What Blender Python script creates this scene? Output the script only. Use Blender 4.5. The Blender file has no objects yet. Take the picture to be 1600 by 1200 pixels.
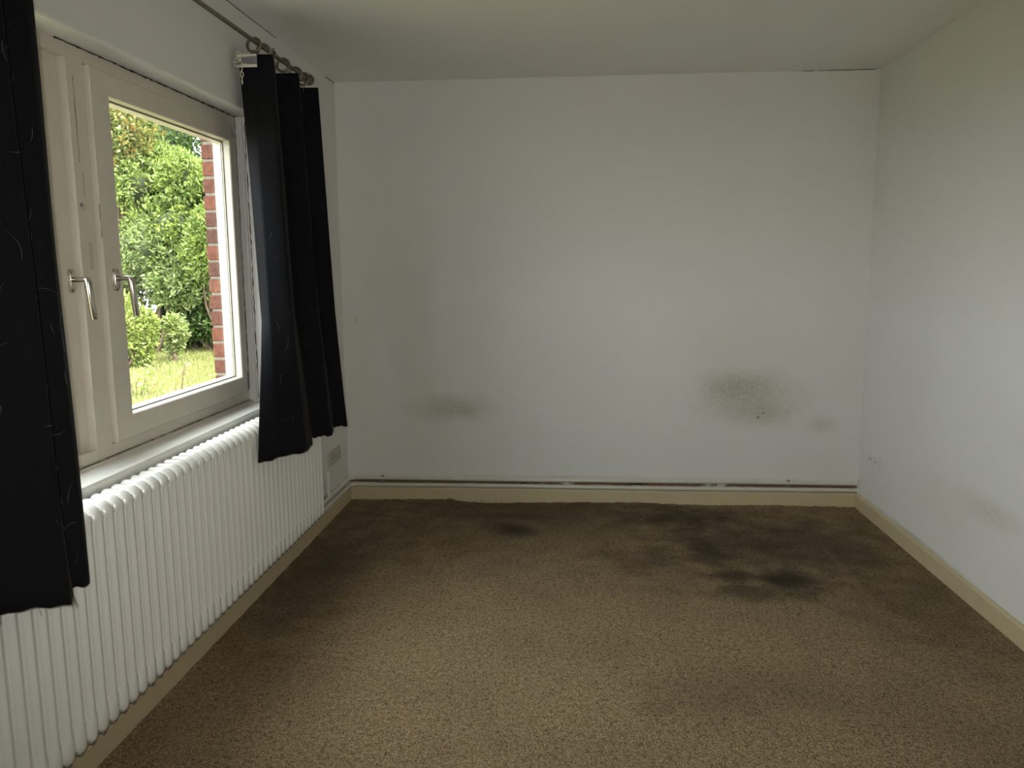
import bpy, bmesh, math, random
import numpy as np
from mathutils import Vector, Matrix

random.seed(7); rng = np.random.default_rng(11)
S = bpy.context.scene
COL = S.collection

# ------------------------------------------------------------------ camera
D, W, H = 4.658, 3.017, 2.45            # far wall, right wall, ceiling
YB = -1.30                              # wall behind the camera
yaw, pitch, roll = 0.0759643, -0.1449162, -0.0075310
CAM = Vector((1.35845, 0.0, 1.40164))
fw = Vector((-math.sin(yaw)*math.cos(pitch), math.cos(yaw)*math.cos(pitch), math.sin(pitch)))
r0 = Vector((math.cos(yaw), math.sin(yaw), 0)); u0 = r0.cross(fw)
rr = r0*math.cos(roll)+u0*math.sin(roll); uu = -r0*math.sin(roll)+u0*math.cos(roll)
cd = bpy.data.cameras.new('camera'); cam = bpy.data.objects.new('camera', cd); COL.objects.link(cam)
M = Matrix((rr, uu, -fw)).transposed().to_4x4(); M.translation = CAM
cam.matrix_world = M
cd.sensor_fit = 'HORIZONTAL'; cd.sensor_width = 36.0; cd.lens = 1247.963/1600*36.0
cd.clip_start = 0.05; cd.clip_end = 300
S.camera = cam

# ------------------------------------------------------------------ light
world = bpy.data.worlds.new('sky'); S.world = world; world.use_nodes = True
bg = world.node_tree.nodes['Background']
bg.inputs[0].default_value = (0.93, 0.965, 1.0, 1); bg.inputs[1].default_value = 8.6
sd = bpy.data.lights.new('sun', 'SUN'); sd.energy = 8.0; sd.angle = math.radians(3); sd.color = (1, .95, .86)
sun = bpy.data.objects.new('sun', sd); COL.objects.link(sun)
sun.rotation_euler = Vector((-0.50, 0.42, -0.86)).to_track_quat('-Z', 'Y').to_euler()
# window portal: only guides the sampling of daylight, gives no light of its own
pd = bpy.data.lights.new('window_portal', 'AREA'); pd.shape = 'RECTANGLE'; pd.size = 3.05; pd.size_y = 1.25
pd.cycles.is_portal = True
po = bpy.data.objects.new('window_portal', pd); COL.objects.link(po)
po.location = (-0.36, 2.06, 1.43); po.rotation_euler = Vector((1, 0, 0)).to_track_quat('-Z', 'Z').to_euler()
# the camera's own flash (its glint shows on the pipes and the window bead)
fd = bpy.data.lights.new('camera_flash', 'SPOT'); fd.energy = 88; fd.spot_size = math.radians(100); fd.spot_blend = 1.0; fd.shadow_soft_size = 0.02; fd.color = (1, .98, .94)
fl = bpy.data.objects.new('camera_flash', fd); COL.objects.link(fl); fl.location = CAM+Vector((-0.035, -0.02, 0.045)); fl.rotation_euler = fw.to_track_quat('-Z', 'Y').to_euler()

S.view_settings.view_transform = 'Standard'; S.view_settings.look = 'None'
S.view_settings.exposure = 0.22; S.view_settings.gamma = 1.0; S.view_settings.use_curve_mapping = False
try:
    S.cycles.max_bounces = 14; S.cycles.diffuse_bounces = 8; S.cycles.transparent_max_bounces = 16
except Exception: pass

# ------------------------------------------------------------------ node helpers
class NT:
    def __init__(s, name):
        s.m = bpy.data.materials.new(name); s.m.use_nodes = True
        s.t = s.m.node_tree; s.b = s.t.nodes['Principled BSDF']; s.out = s.t.nodes['Material Output']
    def n(s, typ, **kw):
        nd = s.t.nodes.new(typ)
        for k, v in kw.items(): setattr(nd, k, v)
        return nd
    def l(s, a, b): s.t.links.new(a, b)
    def put(s, sock, v):
        if hasattr(v, 'is_linked') or hasattr(v, 'links'): s.l(v, sock)
        else: sock.default_value = v
    def math(s, op, a, b=None, c=None, clamp=False):
        nd = s.n('ShaderNodeMath', operation=op, use_clamp=clamp)
        s.put(nd.inputs[0], a)
        if b is not None: s.put(nd.inputs[1], b)
        if c is not None: s.put(nd.inputs[2], c)
        return nd.outputs[0]
    def pos(s): return s.n('ShaderNodeNewGeometry').outputs['Position']
    def noise(s, vec, scale, detail=3, rough=.55, out='Fac'):
        nd = s.n('ShaderNodeTexNoise'); s.l(vec, nd.inputs['Vector'])
        nd.inputs['Scale'].default_value = scale; nd.inputs['Detail'].default_value = detail; nd.inputs['Roughness'].default_value = rough
        return nd.outputs[out]
    def ramp(s, fac, a, b, lo=0., hi=1., smooth=True):
        nd = s.n('ShaderNodeMapRange'); nd.interpolation_type = 'SMOOTHSTEP' if smooth else 'LINEAR'
        s.put(nd.inputs[0], fac); nd.inputs[1].default_value = a; nd.inputs[2].default_value = b
        nd.inputs[3].default_value = lo; nd.inputs[4].default_value = hi
        return nd.outputs[0]
    def mix(s, fac, a, b):
        nd = s.n('ShaderNodeMix', data_type='RGBA')
        s.put(nd.inputs[0], fac); s.put(nd.inputs[6], a if not isinstance(a, tuple) else (*a, 1)); s.put(nd.inputs[7], b if not isinstance(b, tuple) else (*b, 1))
        return nd.outputs[2]
    def bump(s, h, strength=.3, dist=.002):
        nd = s.n('ShaderNodeBump'); nd.inputs['Strength'].default_value = strength; nd.inputs['Distance'].default_value = dist
        s.l(h, nd.inputs['Height']); s.l(nd.outputs[0], s.b.inputs['Normal'])
    def blob(s, P, c, rad, noise=None, amt=.35, lo=.35):
        """soft patch: 1 at the centre, 0 outside the ellipsoid; ragged by noise"""
        a = s.n('ShaderNodeVectorMath', operation='SUBTRACT'); s.l(P, a.inputs[0]); a.inputs[1].default_value = c
        b = s.n('ShaderNodeVectorMath', operation='DIVIDE'); s.l(a.outputs[0], b.inputs[0]); b.inputs[1].default_value = rad
        l = s.n('ShaderNodeVectorMath', operation='LENGTH'); s.l(b.outputs[0], l.inputs[0])
        d = l.outputs['Value']
        if noise is not None: d = s.math('ADD', d, s.math('MULTIPLY', s.math('SUBTRACT', noise, .5), amt*2))
        return s.ramp(d, 1.0, lo, 0, 1)
    def maxi(s, xs):
        r = xs[0]
        for x in xs[1:]: r = s.math('MAXIMUM', r, x)
        return r
    def col(s, v):
        if isinstance(v, tuple): s.b.inputs['Base Color'].default_value = (*v, 1)
        else: s.l(v, s.b.inputs['Base Color'])
        return s
    def set(s, rough=.5, metal=0., spec=.5):
        s.b.inputs['Roughness'].default_value = rough; s.b.inputs['Metallic'].default_value = metal
        s.b.inputs['Specular IOR Level'].default_value = spec
        return s

MAT = {}
def simple(name, c, rough=.5, metal=0., spec=.5, var=.06, scale=30, bump=0., bscale=200, bdist=.001):
    t = NT(name); P = t.pos()
    n = t.noise(P, scale, 4)
    c2 = tuple(max(0, x*(1-var*2)) for x in c); c1 = tuple(min(1, x*(1+var)) for x in c)
    t.col(t.mix(n, c2, c1)).set(rough, metal, spec)
    if bump: t.bump(t.noise(P, bscale, 3), bump, bdist)
    MAT[name] = t.m; return t

# painted ingrain wall
def wallmat(name, base=(.74, .735, .70), stains=(), edge=None):
    t = NT(name); P = t.pos()
    n1 = t.noise(P, 1.3, 3); n2 = t.noise(P, 9, 4); n3 = t.noise(P, 70, 3)
    c = t.mix(t.ramp(n1, .3, .7), tuple(x*.965 for x in base), base)
    c = t.mix(t.math('MULTIPLY', t.ramp(n2, .5, .8), .12), c, tuple(x*y for x, y in zip(base, (.9, .9, .86))))
    for (ctr, rad, colr, amt, nz) in stains:
        m = t.blob(P, ctr, rad, n2, nz, lo=.05)
        m = t.math('MULTIPLY', m, t.ramp(n3, .3, .65, .55, 1.15))
        c = t.mix(t.math('MULTIPLY', m, amt), c, colr)
    if edge:
        for (axis, val, half, naxis, a, b, thr, ec) in edge:   # ragged hairline crack along an edge
            sx = t.n('ShaderNodeSeparateXYZ'); t.l(P, sx.inputs[0])
            d = t.math('ABSOLUTE', t.math('SUBTRACT', sx.outputs[axis], val))
            rag = t.math('ADD', t.math('MULTIPLY', t.noise(P, 25, 3), half), half*.4)
            m = t.math('LESS_THAN', d, rag)
            m = t.math('MULTIPLY', m, t.math('GREATER_THAN', sx.outputs[naxis], a)); m = t.math('MULTIPLY', m, t.math('LESS_THAN', sx.outputs[naxis], b))
            m = t.math('MULTIPLY', m, t.ramp(t.noise(P, 5, 3), thr, thr+.08))
            c = t.mix(m, c, ec)
    t.col(c).set(.85, 0, .25)
    h = t.math('ADD', t.noise(P, 160, 3), t.math('MULTIPLY', t.noise(P, 45, 2), .6))
    t.bump(h, .35, .0015)
    MAT[name] = t.m
GR = (.06, .055, .05)
ol, br = (.36, .32, .20), (.30, .27, .19)
wallmat('wall_far_paint', stains=[
    ((2.38, D, .655), (.46, .2, .24), ol, .42, .30), ((2.30, D, .71), (.26, .2, .13), br, .38, .35),
    ((2.44, D, .57), (.26, .2, .12), ol, .38, .3), ((2.437, D, .53), (.014, .2, .012), (.12, .11, .06), .85, .2), ((2.46, D, .555), (.03, .2, .01), (.16, .15, .08), .6, .3),
    ((2.79, D, .49), (.13, .2, .08), ol, .28, .3), ((2.3, D, .95), (.5, .2, .35), (.62, .58, .46), .22, .3),
    ((.64, D, .575), (.36, .2, .12), br, .40, .25), ((.72, D, .56), (.1, .2, .07), ol, .35, .3),
    ((.08, D, 1.1), (.02, .2, .04), (.45, .44, .42), .5, .3),
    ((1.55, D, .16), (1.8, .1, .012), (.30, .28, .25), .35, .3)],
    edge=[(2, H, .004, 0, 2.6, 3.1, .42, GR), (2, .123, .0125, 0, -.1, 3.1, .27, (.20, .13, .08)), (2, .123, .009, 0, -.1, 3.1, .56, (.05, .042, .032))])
wallmat('wall_right_paint', stains=[
    ((W, 3.2, .42), (.2, .40, .09), (.45, .41, .32), .35, .3), ((W, 2.9, .75), (.2, .22, .10), (.45, .42, .36), .25, .3),
    ((W, 3.6, .35), (.2, .5, .2), (.6, .57, .47), .25, .3), ((W, 3.9, .095), (.2, .9, .012), (.25, .21, .14), .5, .35), ((W, 2.3, 1.2), (.2, .6, .6), (.6, .58, .5), .15, .3)])
wallmat('wall_left_paint', stains=[((0, 4.1, .15), (.1, .35, .02), (.10, .09, .07), .7, .35), ((0, 4.0, .2), (.1, .05, .05), (.4, .38, .33), .5, .3)],
    edge=[(2, H, .004, 1, 2.9, 3.75, .2, GR), (2, H, .006, 1, 4.5, 4.7, .2, GR)])
wallmat('ceiling_paint', base=(.83, .825, .79))

# carpet
def carpet():
    t = NT('carpet'); P = t.pos()
    n_f = t.noise(P, 190, 3, .7); n_m = t.noise(P, 55, 3); n_l = t.noise(P, 2.2, 4); n_w = t.noise(P, 7, 4)
    v = t.n('ShaderNodeTexVoronoi'); v.inputs['Scale'].default_value = 150; t.l(P, v.inputs['Vector'])
    sp = t.math('ADD', t.math('MULTIPLY', n_f, .75), t.math('MULTIPLY', n_m, .25))
    c = t.mix(t.ramp(sp, .36, .66), (.14, .10, .058), (.55, .42, .245))
    c = t.mix(t.ramp(t.noise(P, 120, 2), .60, .72), c, (.30, .19, .10))
    c = t.mix(t.ramp(v.outputs['Distance'], .55, .85, 0, .55), c, (.05, .035, .022))
    c = t.mix(t.ramp(n_l, .4, .7, 0, .25), c, (.13, .09, .055))
    dk = (.028, .021, .015)
    bl = [((1.056, 4.13, 0), (.17, .16, 1), .75), ((.98, 4.2, 0), (.22, .14, 1), .35), ((1.10, 4.38, 0), (.3, .1, 1), .3),
          ((2.34, 3.50, 0), (.20, .26, 1), .80), ((2.14, 3.55, 0), (.20, .14, 1), .7), ((2.02, 3.85, 0), (.14, .45, 1), .55), ((1.95, 4.40, 0), (.42, .28, 1), .55),
          ((2.2, 4.0, 0), (.5, .45, 1), .38), ((1.72, 3.72, 0), (.3, .3, 1), .35), ((2.6, 3.95, 0), (.45, .6, 1), .42), ((2.15, 3.35, 0), (.25, .2, 1), .5),
          ((1.64, 2.42, 0), (.12, .10, 1), .20), ((1.95, 2.5, 0), (.5, .3, 1), .15), ((2.8, 3.2, 0), (.35, .8, 1), .35), ((.15, 3.3, 0), (.35, 1.1, 1), .35), ((1.2, 4.5, 0), (1.6, .45, 1), .38), ((1.3, 4.2, 0), (2.2, 1.0, 1), .30), ((2.5, 3.9, 0), (1.2, 1.1, 1), .30), ((.2, 3.6, 0), (.7, 1.2, 1), .3)]  # last broad blobs paint the far floor's weaker light into the carpet colour
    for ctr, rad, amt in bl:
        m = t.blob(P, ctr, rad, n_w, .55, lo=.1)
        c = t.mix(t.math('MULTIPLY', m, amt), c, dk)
    for ctr, rad, amt in [((2.62, 3.62, 0), (.035, .5, 1), .22), ((2.17, 2.85, 0), (.06, .35, 1), .25), ((2.15, 2.4, 0), (.2, .1, 1), .12)]:
        m = t.blob(P, ctr, rad, n_w, .3, lo=.1)
        c = t.mix(t.math('MULTIPLY', m, amt), c, (.33, .24, .14))
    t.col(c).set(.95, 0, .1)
    t.bump(t.math('SUBTRACT', sp, t.math('MULTIPLY', v.outputs['Distance'], .5)), .9, .009)
    MAT['carpet'] = t.m
carpet()

simple('cream_paint', (.70, .645, .545), .38, var=.05, scale=12, bump=.15, bscale=60)
simple('white_lacquer', (.80, .80, .755), .22, var=.02, scale=20, bump=.05, bscale=40)
simple('sill_paint', (.84, .835, .79), .28, var=.03, scale=8)
simple('outer_white', (.80, .82, .70), .5, var=.03)
simple('base_beige', (.56, .475, .30), .45, var=.06, scale=9, bump=.15, bscale=30)
simple('pipe_paint', (.64, .61, .52), .25, var=.06, scale=14)
simple('steel', (.60, .56, .49), .24, metal=1., var=.05)
simple('pewter', (.25, .215, .165), .42, metal=.8, var=.15, scale=120)
simple('gasket', (.07, .07, .06), .6)
simple('grime', (.05, .045, .04), .9, var=.2)
simple('patch_pink', (.60, .52, .43), .5)
simple('plastic_white', (.70, .69, .66), .35, var=.02)
simple('plastic_beige', (.50, .47, .39), .45, var=.05)
simple('slot_dark', (.20, .19, .175), .6)
simple('tape', (.24, .22, .23), .8, var=.05, scale=300)
simple('tape_edge', (.78, .75, .68), .7)
simple('cord', (.68, .64, .50), .8, var=.1, scale=200)
simple('thread_lit', (.15, .15, .17), .55); simple('thread_unlit', (.035, .035, .042), .6)  # one thread, two colours: flash-lit near curtain, dimmer far curtain
simple('mortar', (.21, .185, .155), .9, var=.15, scale=60, bump=.5, bscale=150, bdist=.003)
simple('bark', (.16, .11, .07), .9, var=.2, scale=30)
simple('outer_plaster', (.6, .55, .5), .9)
simple('stone_sill', (.42, .36, .30), .8, var=.1)
def fabric():
    t = NT('curtain_cloth'); P = t.pos()
    w1 = t.n('ShaderNodeTexWave'); w1.inputs['Scale'].default_value = 260; w1.bands_direction = 'Z'; t.l(P, w1.inputs['Vector'])
    t.col(t.mix(t.noise(P, 12, 3), (.0065, .0065, .008), (.010, .010, .0125))).set(.85, 0, .10)
    t.b.inputs['Sheen Weight'].default_value = .015; t.b.inputs['Sheen Roughness'].default_value = .4
    t.bump(w1.outputs['Fac'], .12, .0006); MAT['curtain_cloth'] = t.m
fabric()
def brickmats():
    for i, c in enumerate([(.185, .072, .045), (.15, .062, .042), (.205, .088, .056), (.12, .058, .043)]):
        t = NT('brick_%d' % i); P = t.pos()
        n = t.noise(P, 40, 5); c2 = tuple(x*.6 for x in c)
        t.col(t.mix(t.ramp(n, .3, .7), c2, c)).set(.85, 0, .3); t.bump(t.noise(P, 120, 4), .6, .003); MAT['brick_%d' % i] = t.m
brickmats()
def glassmat():
    t = NT('window_glass'); t.t.nodes.remove(t.b)
    tr = t.n('ShaderNodeBsdfTransparent'); tr.inputs[0].default_value = (.965, .98, .965, 1)
    gl = t.n('ShaderNodeBsdfGlossy'); gl.inputs['Roughness'].default_value = .01
    fr = t.n('ShaderNodeFresnel'); bf = t.n('ShaderNodeNewGeometry').outputs['Backfacing']
    t.l(t.ramp(bf, 0, 1, 1.45, 1/1.45, False), fr.inputs['IOR'])      # thin pane: same mirror share on both faces
    mx = t.n('ShaderNodeMixShader'); t.l(fr.outputs[0], mx.inputs[0]); t.l(tr.outputs[0], mx.inputs[1]); t.l(gl.outputs[0], mx.inputs[2])
    t.l(mx.outputs[0], t.out.inputs['Surface']); MAT['window_glass'] = t.m
glassmat()
def leafmat():
    t = NT('leaf'); t.t.nodes.remove(t.b)
    a = t.n('ShaderNodeAttribute', attribute_name='tint')
    P = t.pos(); nz = t.noise(P, 25, 2)
    hs = t.n('ShaderNodeHueSaturation'); t.l(a.outputs['Color'], hs.inputs['Color']); t.l(t.ramp(nz, .2, .8, .85, 1.15), hs.inputs['Value'])
    d = t.n('ShaderNodeBsdfDiffuse'); t.l(hs.outputs[0], d.inputs[0])
    tl = t.n('ShaderNodeBsdfTranslucent'); t.l(hs.outputs[0], tl.inputs[0])
    g = t.n('ShaderNodeBsdfGlossy'); g.inputs['Roughness'].default_value = .35
    m1 = t.n('ShaderNodeMixShader'); m1.inputs[0].default_value = .35; t.l(d.outputs[0], m1.inputs[1]); t.l(tl.outputs[0], m1.inputs[2])
    m2 = t.n('ShaderNodeMixShader'); m2.inputs[0].default_value = .025; t.l(m1.outputs[0], m2.inputs[1]); t.l(g.outputs[0], m2.inputs[2])
    t.l(m2.outputs[0], t.out.inputs['Surface']); MAT['leaf'] = t.m
leafmat()
def lawnmat():
    t = NT('lawn'); P = t.pos()
    c = t.mix(t.noise(P, 1.1, 4), (.135, .135, .065), (.215, .20, .10))
    c = t.mix(t.ramp(t.noise(P, .7, 3), .55, .7), c, (.24, .18, .09))
    t.col(c).set(.95, 0, .1); t.bump(t.noise(P, 60, 3), .6, .02); MAT['lawn'] = t.m
lawnmat()
simple('twig', (.05, .065, .025), .9, var=.3, scale=8)

# ------------------------------------------------------------------ mesh helpers
def link(o, parent=None):
    COL.objects.link(o)
    if parent is not None: o.parent = parent
    return o
def mesh_obj(name, verts, faces, mat, parent=None, smooth=False):
    me = bpy.data.meshes.new(name); me.from_pydata([tuple(v) for v in verts], [], faces); me.update()
    if mat: me.materials.append(MAT[mat])
    if smooth: me.polygons.foreach_set('use_smooth', [True]*len(me.polygons))
    return link(bpy.data.objects.new(name, me), parent)
def bm_obj(name, bm, mat, parent=None, smooth=False, autosmooth=None):
    bmesh.ops.recalc_face_normals(bm, faces=bm.faces)
    me = bpy.data.meshes.new(name); bm.to_mesh(me); bm.free()
    if mat: me.materials.append(MAT[mat])
    if smooth: me.polygons.foreach_set('use_smooth', [True]*len(me.polygons))
    o = link(bpy.data.objects.new(name, me), parent)
    if autosmooth:
        for e in me.edges: pass
        try: me.set_sharp_from_angle(angle=math.radians(autosmooth))
        except Exception: pass
    return o
def box(bm, lo, hi, bev=0., seg=2):
    lo = Vector(lo); hi = Vector(hi)
    g = bmesh.ops.create_cube(bm, size=1.0)
    for v in g['verts']: v.co = Vector((lo[i]+(v.co[i]+.5)*(hi[i]-lo[i]) for i in range(3)))
    if bev:
        es = list({e for v in g['verts'] for e in v.link_edges})
        bmesh.ops.bevel(bm, geom=es, offset=bev, segments=seg, affect='EDGES', profile=.5)
def box_obj(name, lo, hi, mat, parent=None, bev=0.):
    bm = bmesh.new(); box(bm, lo, hi, bev); return bm_obj(name, bm, mat, parent)
def tube(bm, pts, rad, n=12, caps=True):
    """swept tube along a polyline; rad a number or one per point"""
    pts = [Vector(p) for p in pts]; N = len(pts)
    rad = [rad]*N if not hasattr(rad, '__len__') else rad
    ref = None; rings = []
    for i, p in enumerate(pts):
        d = (pts[min(i+1, N-1)]-pts[max(i-1, 0)]).normalized()
        if ref is None: ref = d.orthogonal().normalized()
        ref = (ref-d*ref.dot(d)).normalized(); b = d.cross(ref)
        rings.append([bm.verts.new(p+(ref*math.cos(a)+b*math.sin(a))*rad[i]) for a in [2*math.pi*k/n for k in range(n)]])
    for a, b in zip(rings, rings[1:]):
        for k in range(n): bm.faces.new((a[k], a[(k+1) % n], b[(k+1) % n], b[k]))
    if caps: bm.faces.new(rings[0][::-1]); bm.faces.new(rings[-1])
def tube_obj(name, pts, rad, mat, parent=None, n=12):
    bm = bmesh.new(); tube(bm, pts, rad, n); return bm_obj(name, bm, mat, parent, True, 50)
def rect_loops(name, loops, mat, parent=None, close=True):
    """picture-frame solid: loops = [(x, y0, y1, z0, z1), ...] swept through in order"""
    bm = bmesh.new(); L = []
    for (x, y0, y1, z0, z1) in loops:
        L.append([bm.verts.new(c) for c in ((x, y0, z0), (x, y1, z0), (x, y1, z1), (x, y0, z1))])
    n = len(L)
    for i in range(n if close else n-1):
        a, b = L[i], L[(i+1) % n]
        for k in range(4): bm.faces.new((a[k], a[(k+1) % 4], b[(k+1) % 4], b[k]))
    return bm_obj(name, bm, mat, parent)
def empty(name, loc=(0, 0, 0)):
    o = bpy.data.objects.new(name, None); o.location = loc; o.empty_display_size = .1; COL.objects.link(o); return o
def tag(o, label=None, cat=None, group=None, kind=None):
    if label: o['label'] = label
    if cat: o['category'] = cat
    if group: o['group'] = group
    if kind: o['kind'] = kind
    return o
def arc(c, r, a0, a1, n, plane='xy', z=0):
    out = []
    for i in range(n+1):
        a = a0+(a1-a0)*i/n; out.append((c[0]+r*math.cos(a), c[1]+r*math.sin(a), z))
    return out
def spath(pts, n=4):
    """Catmull-Rom through points"""
    P = [Vector(p) for p in pts]; P = [P[0]*2-P[1]]+P+[P[-1]*2-P[-2]]; out = []
    for i in range(1, len(P)-2):
        for k in range(n):
            t = k/n; a, b, c, d = P[i-1:i+3]
            out.append(.5*((2*b)+(c-a)*t+(2*a-5*b+4*c-d)*t*t+(3*b-a-3*c+d)*t**3))
    out.append(P[-2]); return out

# ------------------------------------------------------------------ room shell
# fitted carpet: fine grid with a ragged edge lapping up the skirting boards
def build_floor():
    bt = .0152
    xs = np.concatenate([[bt], np.linspace(.045, W-.045, 260), [W-bt]])
    ys = np.concatenate([np.linspace(YB, D-.06, 120), [D-.03, D-bt-.004, D-bt]])
    r1 = np.interp(np.arange(len(xs)), np.arange(0, len(xs), 3), rng.normal(0, 1, len(range(0, len(xs), 3))))
    r2 = np.interp(np.arange(len(xs)), np.linspace(0, len(xs), 12), rng.normal(0, 1, 12))
    verts = []; faces = []
    for j, y in enumerate(ys):
        for i, x in enumerate(xs):
            z = 0.0
            if j == len(ys)-1: z = .005+.0022*r1[i]+.005*r2[i]+(.010 if abs(x-.63) < .02 else 0)
            elif j == len(ys)-2: z = .003+.001*r1[i]+.003*r2[i]
            if i in (0, len(xs)-1): z = max(z, .004+.001*math.sin(y*37)+.001*math.sin(y*91+i))
            verts.append((x, y, z))
    n = len(xs)
    for j in range(len(ys)-1):
        for i in range(n-1): faces.append((j*n+i, j*n+i+1, (j+1)*n+i+1, (j+1)*n+i))
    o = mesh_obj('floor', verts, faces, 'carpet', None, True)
    tag(o, 'worn brown fitted carpet with dark stains', 'carpet', kind='structure')
    # loose frayed fibres along the carpet's far edge
    bm = bmesh.new()
    for k in range(140):
        x = random.uniform(.05, W-.05) if k > 14 else random.gauss(.63, .012)
        h = random.uniform(.006, .014) if k > 14 else random.uniform(.012, .024)
        y = D-.0165-random.uniform(0, .004); a = random.uniform(-1, 1)*h
        tube(bm, [(x, y, 0.001), (x+a*.4, y-.002, h*.7), (x+a, y-.003, h)], [.0012, .001, .0006], 4)
    f = bm_obj('frayed_fibres', bm, 'carpet', o); f['kind'] = 'stuff'
    box_obj('subfloor', (-.02, YB-.02, -.12), (W+.02, D+.02, -.01), 'bark', o)
build_floor()

c = box_obj('ceiling', (-.29, YB-.2, H), (W+.25, D+.25, H+.25), 'ceiling_paint'); tag(c, 'plain off-white ceiling', 'ceiling', kind='structure')
c = box_obj('wall_far', (-.29, D, -.12), (W+.25, D+.25, H), 'wall_far_paint'); tag(c, 'white far wall with brownish damp stains', 'wall', kind='structure')
c = box_obj('wall_right', (W, YB, -.12), (W+.25, D, H), 'wall_right_paint'); tag(c, 'white wall on the right with faint smudges', 'wall', kind='structure')
c = box_obj('wall_back', (-.29, YB-.2, -.12), (W+.25, YB, H), 'wall_right_paint'); tag(c, 'plain white wall behind the viewer', 'wall', kind='structure')

# window opening (inner)
OY0, OY1, OZ0, OZ1 = .62, 3.475, .775, 2.052  # unseen near end set longer to brighten the floor in front
def build_wall_left():
    r = .012
    loops = [(-.20, YB, D, -.12, H), (0, YB, D, -.12, H)]
    for k in range(7):
        a = math.pi/2*k/6
        e = r*(1-math.sin(a)); x = -r*(1-math.cos(a))
        loops.append((x, OY0-e, OY1+e, OZ0-e*.3, OZ1+e))
    loops.append((-.20, OY0, OY1, OZ0, OZ1))
    o = rect_loops('wall_left', loops, 'wall_left_paint')
    tag(o, 'white wall holding the window', 'wall', kind='structure')
    # brick outer leaf: mortar core with the opening
    by0, by1, bz0, bz1 = .54, 3.553, .70, 2.13
    rect_loops('outer_leaf', [(-.286, YB-.2, D+.25, -.5, H+.25), (-.286, by0-.004, by1+.004, bz0, bz1), (-.20, by0-.004, by1+.004, bz0, bz1), (-.20, YB-.2, D+.25, -.5, H+.25)], 'mortar', o)
    # bricks of the jamb seen through the pane, each laid singly
    bm0 = bmesh.new(); box(bm0, (-.055, 0, 0), (.055, .21, .063), .004, 1); bmesh.ops.recalc_face_normals(bm0, faces=bm0.faces)
    bm1 = bmesh.new(); box(bm1, (-.055, 0, 0), (.055, .10, .063), .004, 1); bmesh.ops.recalc_face_normals(bm1, faces=bm1.faces)
    mfull = []; mhalf = []
    for i in range(4):
        for L, b, nm in ((mfull, bm0, 'brick_full'), (mhalf, bm1, 'brick_half')):
            me = bpy.data.meshes.new(nm); b.to_mesh(me); me.materials.append(MAT['brick_%d' % i]); L.append(me)
    bm0.free(); bm1.free()
    z = .705; row = 0
    while z < 2.10:
        ms = mhalf if row % 2 else mfull
        b = bpy.data.objects.new('brick', random.choice(ms)); link(b, o)
        b.location = (-.238+random.uniform(-.002, .002), by1+random.uniform(-.003, .002), z)
        b2 = bpy.data.objects.new('brick', random.choice(mfull)); link(b2, o)
        b2.location = (-.238, by1+(.112 if row % 2 else .222), z)
        z += .074; row += 1
build_wall_left()

# skirting boards
def skirting(name, a, b, nrm, label):
    """profile board from a to b along the wall, nrm points into the room"""
    a = Vector(a); b = Vector(b); n = Vector(nrm); t = .015; h = .088
    prof = [(0, -.02), (t, -.02), (t, h-.012), (t*.72, h-.003), (t*.5, h), (0, h)]
    bm = bmesh.new(); A = []; B = []
    for (d, z) in prof: A.append(bm.verts.new(a+n*d+Vector((0, 0, z)))); B.append(bm.verts.new(b+n*d+Vector((0, 0, z))))
    for k in range(len(prof)): q = (k+1) % len(prof); bm.faces.new((A[k], A[q], B[q], B[k]))
    bm.faces.new(A); bm.faces.new(B[::-1])
    o = bm_obj(name, bm, 'base_beige'); tag(o, label, 'skirting board', kind='structure'); return o
skirting('baseboard_left', (0, YB, 0), (0, D, 0), (1, 0, 0), 'beige skirting board under the radiator')
skirting('baseboard_far', (.0152, D, 0), (W-.0152, D, 0), (0, -1, 0), 'beige skirting board under the pipes')
skirting('baseboard_right', (W, YB, 0), (W, D, 0), (-1, 0, 0), 'beige skirting board along the right wall')

# ------------------------------------------------------------------ window
win = empty('window_1', (-.1, 2.39, .80)); tag(win, 'cream wooden casement window over the radiator', 'window', kind='structure')
bpy.context.view_layer.update()
def wp(o): o.matrix_parent_inverse = win.matrix_world.inverted(); return o
XF, XS, XL, XO = -.093, -.075, -.117, -.164
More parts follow.
